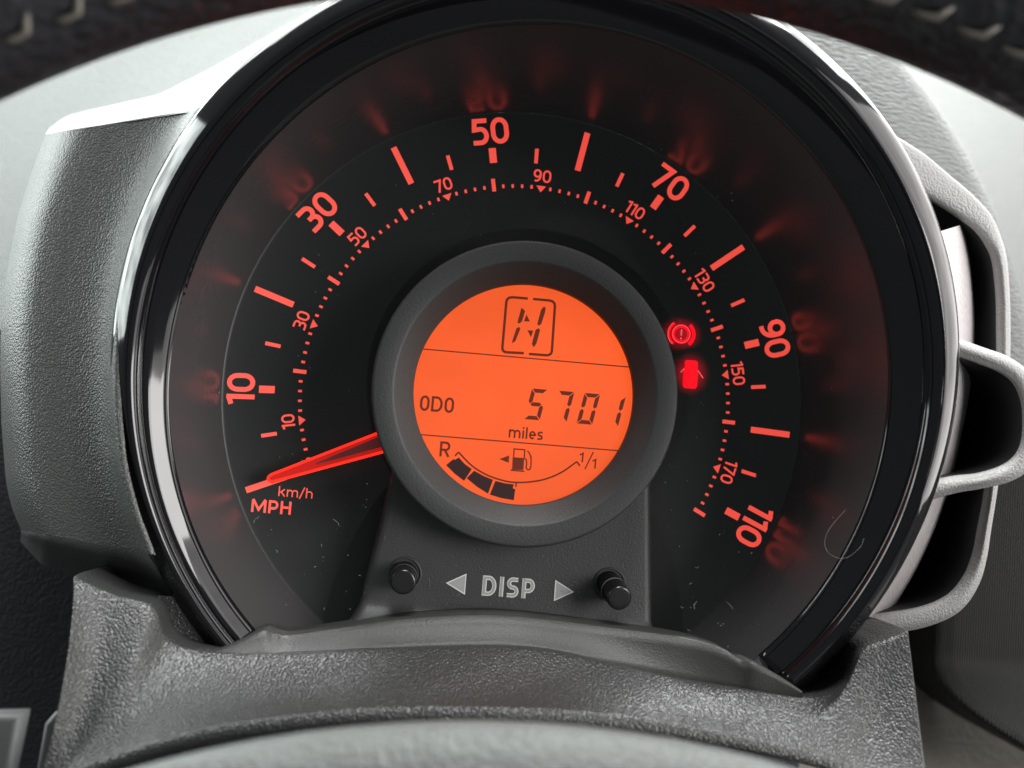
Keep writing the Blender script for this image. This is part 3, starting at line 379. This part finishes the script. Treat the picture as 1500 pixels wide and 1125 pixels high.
def sevseg(x, y, on, H=5.9, Wd=3.0, sh=.19, t=.74, g=.10):
    """slanted seven segment digit, lower right corner at x, y"""
    x0, x1, ym = -Wd, 0, H / 2; k = t * .45
    P = {'a': [(x0 + g, H), (x1 - g, H), (x1 - t - g * .3, H - t), (x0 + t + g * .3, H - t)],
         'd': [(x0 + g, 0), (x1 - g, 0), (x1 - t - g * .3, t), (x0 + t + g * .3, t)],
         'g': [(x0 + k + g, ym), (x0 + t + g, ym + t / 2), (x1 - t - g, ym + t / 2), (x1 - k - g, ym), (x1 - t - g, ym - t / 2), (x0 + t + g, ym - t / 2)],
         'f': [(x0, H - g * 1.6), (x0 + t, H - t - g * 1.6), (x0 + t, ym + t / 2 + g), (x0 + k, ym + g), (x0, ym + t / 2 + g)],
         'e': [(x0, g * 1.6), (x0 + t, t + g * 1.6), (x0 + t, ym - t / 2 - g), (x0 + k, ym - g), (x0, ym - t / 2 - g)],
         'b': [(x1, H - g * 1.6), (x1 - t, H - t - g * 1.6), (x1 - t, ym + t / 2 + g), (x1 - k, ym + g), (x1, ym + t / 2 + g)],
         'c': [(x1, g * 1.6), (x1 - t, t + g * 1.6), (x1 - t, ym - t / 2 - g), (x1 - k, ym - g), (x1, ym - t / 2 - g)]}
    for s in on: flat('digit_segment', [('poly', [(x + px + sh * py, y + py) for px, py in P[s]])], shift(0, 0, LZ), seg, lcd)
for x, on in ((3.35, 'afgcd'), (8.45, 'abc'), (13.4, 'abcdef'), (18.35, 'bc')): sevseg(x, -4.68, on)
flat('fuel_arc', [(L_['arc'][:2], .30, False), (cr(L_['arc'][1:10], 40), .30, False), (L_['arc'][9:], .30, False)], shift(0, 0, LZ), seg, lcd)
flat('fuel_arc_tick', [(L_['arctick'], .26, False)], shift(0, 0, LZ + .03), seg, lcd)
for g in L_['bars']: flat('fuel_bar', [('poly', g)], shift(0, 0, LZ), M['segd'], lcd)
flat('fuel_pump_symbol', [('poly', L_['pumpf']), (L_['pumpo'], .24, False), (L_['pumpb'], .26, False), (L_['hose'], .24, False), ('poly', L_['nozzle'])], shift(0, 0, LZ), seg, lcd)
flat('fuel_side_arrow', [('poly', L_['arrow'])], shift(0, 0, LZ), seg, lcd)
flat('screen_lettering', [(L_['one_a'], .28, False), (L_['slash'], .24, False), (L_['one_b'], .28, False)], shift(0, 0, LZ), seg, lcd)
# needle
def npt(r, off, z): t = R_(202.95); return (r * math.cos(t) - off * math.sin(t), r * math.sin(t) + off * math.cos(t), z)
nd = raw('needle', [npt(27.5, 2.1, 4.6), npt(27.5, -2.1, 4.6), npt(50.6, -.85, 4.6), npt(51.2, 0, 4.6), npt(50.6, .95, 4.6),
                    npt(27.5, 2.1, 3.2), npt(27.5, -2.1, 3.2), npt(50.6, -.85, 3.2), npt(51.2, 0, 3.2), npt(50.6, .95, 3.2)],
         [(0, 1, 2, 3, 4), (5, 9, 8, 7, 6), (0, 5, 6, 1), (1, 6, 7, 2), (2, 7, 8, 3), (3, 8, 9, 4), (4, 9, 5, 0)], M['nfill'], sp)
flat('needle_edge', [([(27.5, 1.95), (50.2, .70), (50.8, .42), (51.0, 0), (50.8, -.42), (50.2, -.70), (27.5, -1.95)], .5, False)], lambda u, v, l: npt(u, v, 4.7 + l), M['needle'], nd)
flat('needle_core', [('poly', [(27.5, .95), (41.5, .10), (41.5, -.10), (27.5, -1.25)])], lambda u, v, l: npt(u, v, 4.75 + l), M['ncore'], nd)
# warning lamps
def painted_halo(name, cx, cy, rx, ry, parent):  # dial-coloured disc carrying the painted halo of a warning symbol
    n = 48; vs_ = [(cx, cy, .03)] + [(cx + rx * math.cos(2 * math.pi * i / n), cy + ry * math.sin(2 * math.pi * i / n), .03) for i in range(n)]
    fs = [(0, 1 + i, 1 + (i + 1) % n) for i in range(n)]; o = raw(name, vs_, fs, M['painted_halo'], parent)
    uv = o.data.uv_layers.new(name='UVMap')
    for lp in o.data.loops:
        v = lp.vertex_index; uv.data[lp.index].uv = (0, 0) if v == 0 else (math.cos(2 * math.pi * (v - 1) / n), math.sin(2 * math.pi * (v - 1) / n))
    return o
bl = painted_halo('brake_warning_lamp', 32.3, 15.8, 5.2, 4.2, sp)
Q = lambda x, y: (lambda u, v, l: (x + u, y + v, .09 + l))
flat('lamp_glow_area', [(arc(0, 0, 1.62, 1.62, 0, 360, 36), .70, False), (arc(0, 0, 2.55, 2.55, 125, 235, 14), .5, False), (arc(0, 0, 2.6, 2.6, -50, 50, 14), .75, False)], Q(32.3, 15.8), M['lamp'], bl)
flat('lamp_symbol_line', [(arc(0, 0, 1.80, 1.80, 0, 360, 40), .15, False), (arc(0, 0, 2.78, 2.78, 130, 230, 14), .14, False), ([(0, .95), (0, -.35)], .3, False), ([(0, -.75), (0, -1.1)], .34, False)], lambda u, v, l: (32.3 + u, 15.8 + v, .16 + l), M['lampo'], bl)
dl = painted_halo('door_warning_lamp', 34.8, 7.9, 4.6, 5.2, sp); dl.location = V(0, 0, .012)
flat('lamp_glow_area', [('poly', [(-1.05, 2.9), (.9, 2.95), (1.35, 2.6), (1.35, 1.2), (1.5, .6), (1.5, -2.3), (1.1, -2.8), (-1.1, -2.8), (-1.5, -2.3), (-1.5, .6), (-1.35, 1.2), (-1.35, 2.6)])], Q(34.8, 7.7), M['lamp'], dl)
flat('lamp_symbol_line', [([(1.4, 1.0), (2.6, -.5)], .22, False), ([(-1.4, 1.1), (-2.1, .3)], .22, False)], lambda u, v, l: (34.8 + u, 7.7 + v, .16 + l), M['lampo'], dl)
# button panel
def zpan(y): return 10.2 if y > -40.5 else 10.2 + 7.2 * (1 - math.cos(min(1, (-40.5 - y) / 6.0) * math.pi / 2))
rows = []
ys = [-12, -20, -28, -34, -38, -40.5, -41.3, -42.1, -42.9, -43.7, -44.5, -45.3, -46.2, -47.5]
for y in ys:
    k = max(0, (-41 - y)) / 6; xl = -23.2 + (y + 18) * .147 - 2.4 * k * k; xr = 25.9 - (y + 18) * .075 + (3.5 * k * k); z = zpan(y)
    xs = [xl - .9, xl - .75, xl - .35, xl + .2, xl + 1] + [xl + 1 + (xr - xl - 2) * i / 16 for i in range(1, 16)] + [xr - 1, xr - .2, xr + .35, xr + .75, xr + .9]
    dz = [-10, -2.0, -.6, -.1, 0]; zs = [z + d for d in dz] + [z] * 15 + [z + d for d in dz[::-1]]
    rows.append([(x, y, zz) for x, zz in zip(xs, zs)])
panel = grid('button_panel', rows, M['panel'], sp, flip=True)
for k in (0, 2):
    b, c = Vector(D['btn'][k]), Vector(D['btn'][k + 1]); d = (c - b).normalized(); a = d.orthogonal().normalized(); e = d.cross(a)
    def ringp(t, r): return [tuple(b + d * t + a * r * math.cos(2 * math.pi * i / 40) + e * r * math.sin(2 * math.pi * i / 40)) for i in range(40)]
    L = (c - b).length
    bt = grid('trip_button', [ringp(t, r) for t, r in ((-3, 2.42), (L - .5, 2.32), (L - .2, 2.24), (L - .02, 2.05), (L, 1.9), (L - .02, 1.0), (L - .03, .01))], M['button'], sp, True)
    grid('button_collar', [[(b.x + r * math.cos(2 * math.pi * i / 40), b.y + r * math.sin(2 * math.pi * i / 40), 10.2 + z) for i in range(40)] for r, z in ((3.25, -.1), (3.15, .22), (2.95, .3), (2.75, .15), (2.7, -1.0))], M['panel'], bt, True)
    grid('button_shaft_band', [ringp(t, 2.5) for t in (L * .42, L * .5)], M['stalk'], bt, True)
PZ = 10.26
st, wd = text_strokes('DISP', 3.75, .21, .16, .98); flat('panel_lettering', st, shift(-4.75, -38.35, PZ), M['printo'], panel)
st2, _ = text_strokes('DISP', 3.75, .21, .16, .98); flat('panel_lettering', [(p, ww * .55, c) for p, ww, c in st2], shift(-4.75, -38.35, PZ + .07), M['print'], panel)
for s, x in ((-1, -8.0), (1, 9.1)):
    T3 = [(x, -34.65), (x + s * 3.45, -36.5), (x, -38.3)]
    flat('panel_arrow', [('poly', T3 if s < 0 else T3[::-1])], shift(0, 0, PZ), M['print'], panel)
    flat('panel_arrow_outline', [(T3, .2, True)], shift(0, 0, PZ + .04), M['printo'], panel)
# housing
grid('housing_front', fine(D['houseF'], 40, 60), M['house'], sp)
grid('housing_top', fine(D['houseT'], 60, 26), M['house'], sp)
grid('housing_underside', fine(D['houseB'], 48, 40), M['house'], sp)
# side bracket bars
def bar(pts, depth, r=1.0):
    P = cr(pts, 60); rows = []
    sec = [(-1, -depth), (-1, -r)] + [(-1 + 0, 0)] * 0
    for i, (x, y, wd, z) in enumerate(P):
        a, b = P[max(i - 1, 0)], P[min(i + 1, 59)]; dx, dy = b[0] - a[0], b[1] - a[1]; l = math.hypot(dx, dy); nx, ny = -dy / l, dx / l
        h = wd / 2; q = min(r, h * .8); row = []
        for s_, zz in [(-h, -depth), (-h, -q), (-h + q * .3, -q * .3), (-h + q, 0), (-h * .4 + 0, .15), (h * .4, .15), (h - q, 0), (h - q * .3, -q * .3), (h, -q), (h, -depth)]:
            row.append((x + nx * s_, y + ny * s_, z + zz))
        rows.append(row)
    return rows
br = bpy.data.objects.new('side_bracket', None); COL.objects.link(br); br.parent = sp
for k, dp in (('barA', 30), ('barB', 34), ('barC', 28)): 
    o = grid('bracket_bar', bar(D[k], dp), M['bracket'], br); o.data.materials.append(M['black'])
    for i, p in enumerate(o.data.polygons):
        if i % 9 == 0: p.material_index = 1

for a_, b_ in ((D['barA'], D['barC']), (D['barB'], [])):
    P = [(x, y) for x, y, *_r in a_ + b_]; raw('bracket_well', [(x, y, -18) for x, y in P], [tuple(range(len(P)))], M['black'], br)

# ================================================================== column cover
cc = thing('column_cover', 'black leather grained steering column cover below the speedometer', 'column cover')
T_, M_, B_ = (cr(D[k], 170) for k in ('coverT', 'coverM', 'coverB'))
rows = [[(x, y + .3, z - 16) for x, y, z in T_], [(x, y + .3, z - 3) for x, y, z in T_], [(x, y + .15, z - .8) for x, y, z in T_]]
nv = 36
for i in range(nv + 1):
    v = i / nv * .86; row = []
    for t, m_, b in zip(T_, M_, B_):
        row.append(tuple(t[k] * (1 - v) * (1 - 2 * v) + 4 * m_[k] * v * (1 - v) + b[k] * v * (2 * v - 1) for k in range(3)))
    rows.append(row)
end = rows[-1]
for ph in (24, 34, 44, 54, 64, 74, 84, 94, 106, 120):               # rolled front lip
    rows.append([(x, y + 1.75 * (math.cos(R_(ph)) - math.cos(R_(18))), z + 1.75 * (math.sin(R_(ph)) - math.sin(R_(18)))) for x, y, z in end])
for dy, dz in ((-2.1, -3), (-1.8, -14)): rows.append([(x, y + dy, z + dz) for x, y, z in end])
for r in rows:                                                     # turned-back side flanges
    l, e = r[0], r[-1]
    r[:0] = [(l[0] + 1.2, l[1], l[2] - 40), (l[0] - .3, l[1], l[2] - 3), (l[0] - .2, l[1], l[2] - .8)]
    r += [(e[0] + .2, e[1], e[2] - .8), (e[0] + .3, e[1], e[2] - 3), (e[0] - 1.2, e[1], e[2] - 40)]
grid('grained_shell', rows, M['cover'], cc, flip=True)
aT, aB = cr(D['apronT'], 150), cr(D['apronB'], 150)
rows = [[(x, y + .2, z - 9) for x, y, z in aT], [(x, y + .1, z - .9) for x, y, z in aT], aT]
for v in (.25, .5, .75, 1.0): rows.append([tuple(a[k] + (b[k] - a[k]) * (v if k < 2 else v * v * .6 + v * .4) for k in range(3)) for a, b in zip(aT, aB)])
rows.append([(x, y - .6, z - 1.2) for x, y, z in aB])
grid('apron', rows, M['apron'], cc, flip=True)
for k in ('floorL', 'floorR'): raw('recess_floor', D[k], [tuple(range(len(D[k])))], M['cover'], cc)

# ================================================================== dashboard
da = thing('dashboard', 'grey grained dashboard behind and around the gauge', 'dashboard')
def dash_prof(t):
    k = min(1, max(0, (math.degrees(t) - 75) / 35)); k = k * k * (3 - 2 * k); b = 131 - 33 * k
    return [(66, -27), (80, -29), (b - 22, -32), (b - 8, -35.5), (b - 1, -39), (b + 4, -46), (b + 10, -58), (b + 27, -92), (b + 70, -155), (b + 160, -250), (b + 320, -370)]
rows = [[] for _ in range(11)]
for j in range(121):
    t = R_(2 + 194 * j / 120)
    for i, (r, z) in enumerate(dash_prof(t)): rows[i].append((r * math.cos(t), r * math.sin(t), z))
grid('dash_top', fine(rows, 160, 60), M['dash'], da)
raw('lower_dash', [(-260, 10, -62), (80, 10, -62), (80, -220, -30), (-260, -220, -30)], [(3, 2, 1, 0)], M['lower'], da)
raw('lower_console', [(60, 20, -110), (320, 20, -110), (320, -230, -60), (60, -230, -60)], [(3, 2, 1, 0)], M['brown'], da)
rows = []
for y in [40, 10, -20, -40, -50, -55, -58, -61, -64, -67, -70, -73, -76, -79, -82, -86, -90, -94]:
    xl = 120.5 if y > -55 else 120.5 + (max(0, -55 - y) / 22) ** 2.2 * 24
    k = min(1, max(0, (-54 - y) / 24)); k = k * k * (3 - 2 * k); z = -66 + 26 * k - max(0, -84 - y) * 1.5
    rows.append([(xl + 3, y, z - 45), (xl + .3, y, z - 12), (xl, y, z - 7), (xl + 1.2, y, z - 3), (xl + 4, y, z - .8)] + [(xl + 8 + 20 * i, y, z) for i in range(10)])
grid('console_pod', fine(rows, 60, 80), M['pod'], da)

# ================================================================== steering wheel
sw = thing('steering_wheel', 'dark steering wheel with leather rim and grey centre pad, out of focus in front', 'steering wheel')
RZ, RI, CY, CX, TR = 90, 142.8, -95.2, 2.8, 16
def rim_pt(a, b, r=TR):   # a along the rim, b around the tube
    q = RI + TR + r * math.cos(b); return (CX + q * math.cos(a), CY + q * math.sin(a), RZ + r * math.sin(b))
NR = 300
rows = [[rim_pt(2 * math.pi * i / NR, 2 * math.pi * k / 32) for i in range(NR)] for k in range(33)]
rim = grid('rim', rows, M['rim'], sw, True, flip=True)
for i in range(-16, 17):
    a = math.pi / 2 + i * .0425 + .012
    vs_, fs = tube([rim_pt(a - .018, R_(146), TR - .2), rim_pt(a - .010, R_(152), TR + .5), rim_pt(a + .002, R_(154), TR + .4), rim_pt(a + .012, R_(154), TR - .2)], [.3, .6, .5, .25])
    raw('stitch', vs_, fs, M['stitch'], rim, True)
rows = [[(-2.2 + r * math.cos(2 * math.pi * i / 160), -188.1 + r * math.sin(2 * math.pi * i / 160), z) for i in range(160)] for r, z in ((128, 55), (141, 83), (143.4, 88.5), (143.6, 90), (143, 92.5), (140, 95), (132, 99), (110, 107), (60, 118), (.01, 122))]
grid('centre_pad', rows, M['hub'], sw, True)

# ================================================================== switch stalk pieces, lower left corner
st_ = thing('stalk_switch', 'grey plastic switch pieces at the lower left beside column cover', 'switch')
pillow('switch_cap', [(-74.6, -56.4), (-76.4, -75), (-92, -75), (-86, -57.4)], 45, 50, .8, M['stalk'], st_)
pillow('switch_body', [(-74.6, -60.5), (-73.2, -58.6), (-71.2, -57.8), (-69.5, -58.2), (-69.5, -80), (-76, -80)], 31, 37, .8, M['stalk'], st_)

# ================================================================== dust
vs_, fs = [], []
def speck(p, s):
    b = len(vs_); n = 4; a0 = random.random() * 3
    for i in range(n): vs_.append((p[0] + s * math.cos(a0 + i * 6.283 / n) * random.uniform(.5, 1.2), p[1] + s * math.sin(a0 + i * 6.283 / n) * random.uniform(.5, 1.2), p[2]))
    fs.append((b, b + 1, b + 2, b + 3))
for _ in range(900):
    t = R_(random.uniform(-60, 240)); r = random.uniform(30, 59)
    low = math.sin(t) < -.35
    if not low and random.random() > .30: continue
    if -142 + (r - 30) * .95 < (math.degrees(t) if math.degrees(t) < 180 else math.degrees(t) - 360) < -35 - (r - 30) * .98: continue
    speck((r * math.cos(t), r * math.sin(t), lens_pt(r, t) + .15), random.choice((.03, .03, .04, .04, .05, .06, .10)))
for _ in range(300):
    x = random.uniform(-25, 27); y = -46 + 24 * random.random() ** 2
    if math.hypot(x, y) < 29: continue
    speck((x, y, zpan(y) + .12), random.choice((.03, .04, .05, .07)))
def fibre(pts, r=.028):
    v, f = tube(pts, r, 5); b = len(vs_); vs_.extend(v); fs.extend([tuple(i + b for i in q) for q in f])
for _ in range(30):
    if random.random() < .5:
        t = R_(random.choice((random.uniform(-52, -38), random.uniform(205, 236)))); r = random.uniform(42, 58); p = (r * math.cos(t), r * math.sin(t)); zf = lambda x, y: lens_pt(math.hypot(x, y), math.atan2(y, x)) + .2
    else:
        p = (random.uniform(-24, 26), random.uniform(-44, -30)); zf = lambda x, y: zpan(y) + .15
        if math.hypot(*p) < 30: continue
    a = random.random() * 6.3; q = []; x, y = p; ln = random.choice((.1, .14, .18, .3, .4))
    for k in range(5): q.append((x, y, zf(x, y))); a += random.uniform(-.9, .9); x += ln * math.cos(a); y += ln * math.sin(a)
    fibre(q)
fibre([(x, y, lens_pt(math.hypot(x, y), math.atan2(y, x)) + .2) for x, y in cr([(57.6, -16.8), (55.2, -20.5), (54.6, -23.2), (55.6, -25.0), (57.8, -25.4), (60, -23.4), (60.6, -21.6)], 24)], .03)
o = raw('dust', vs_, fs, M['dust'], sp); o['kind'] = 'stuff'
print('objects', len(scene.objects))
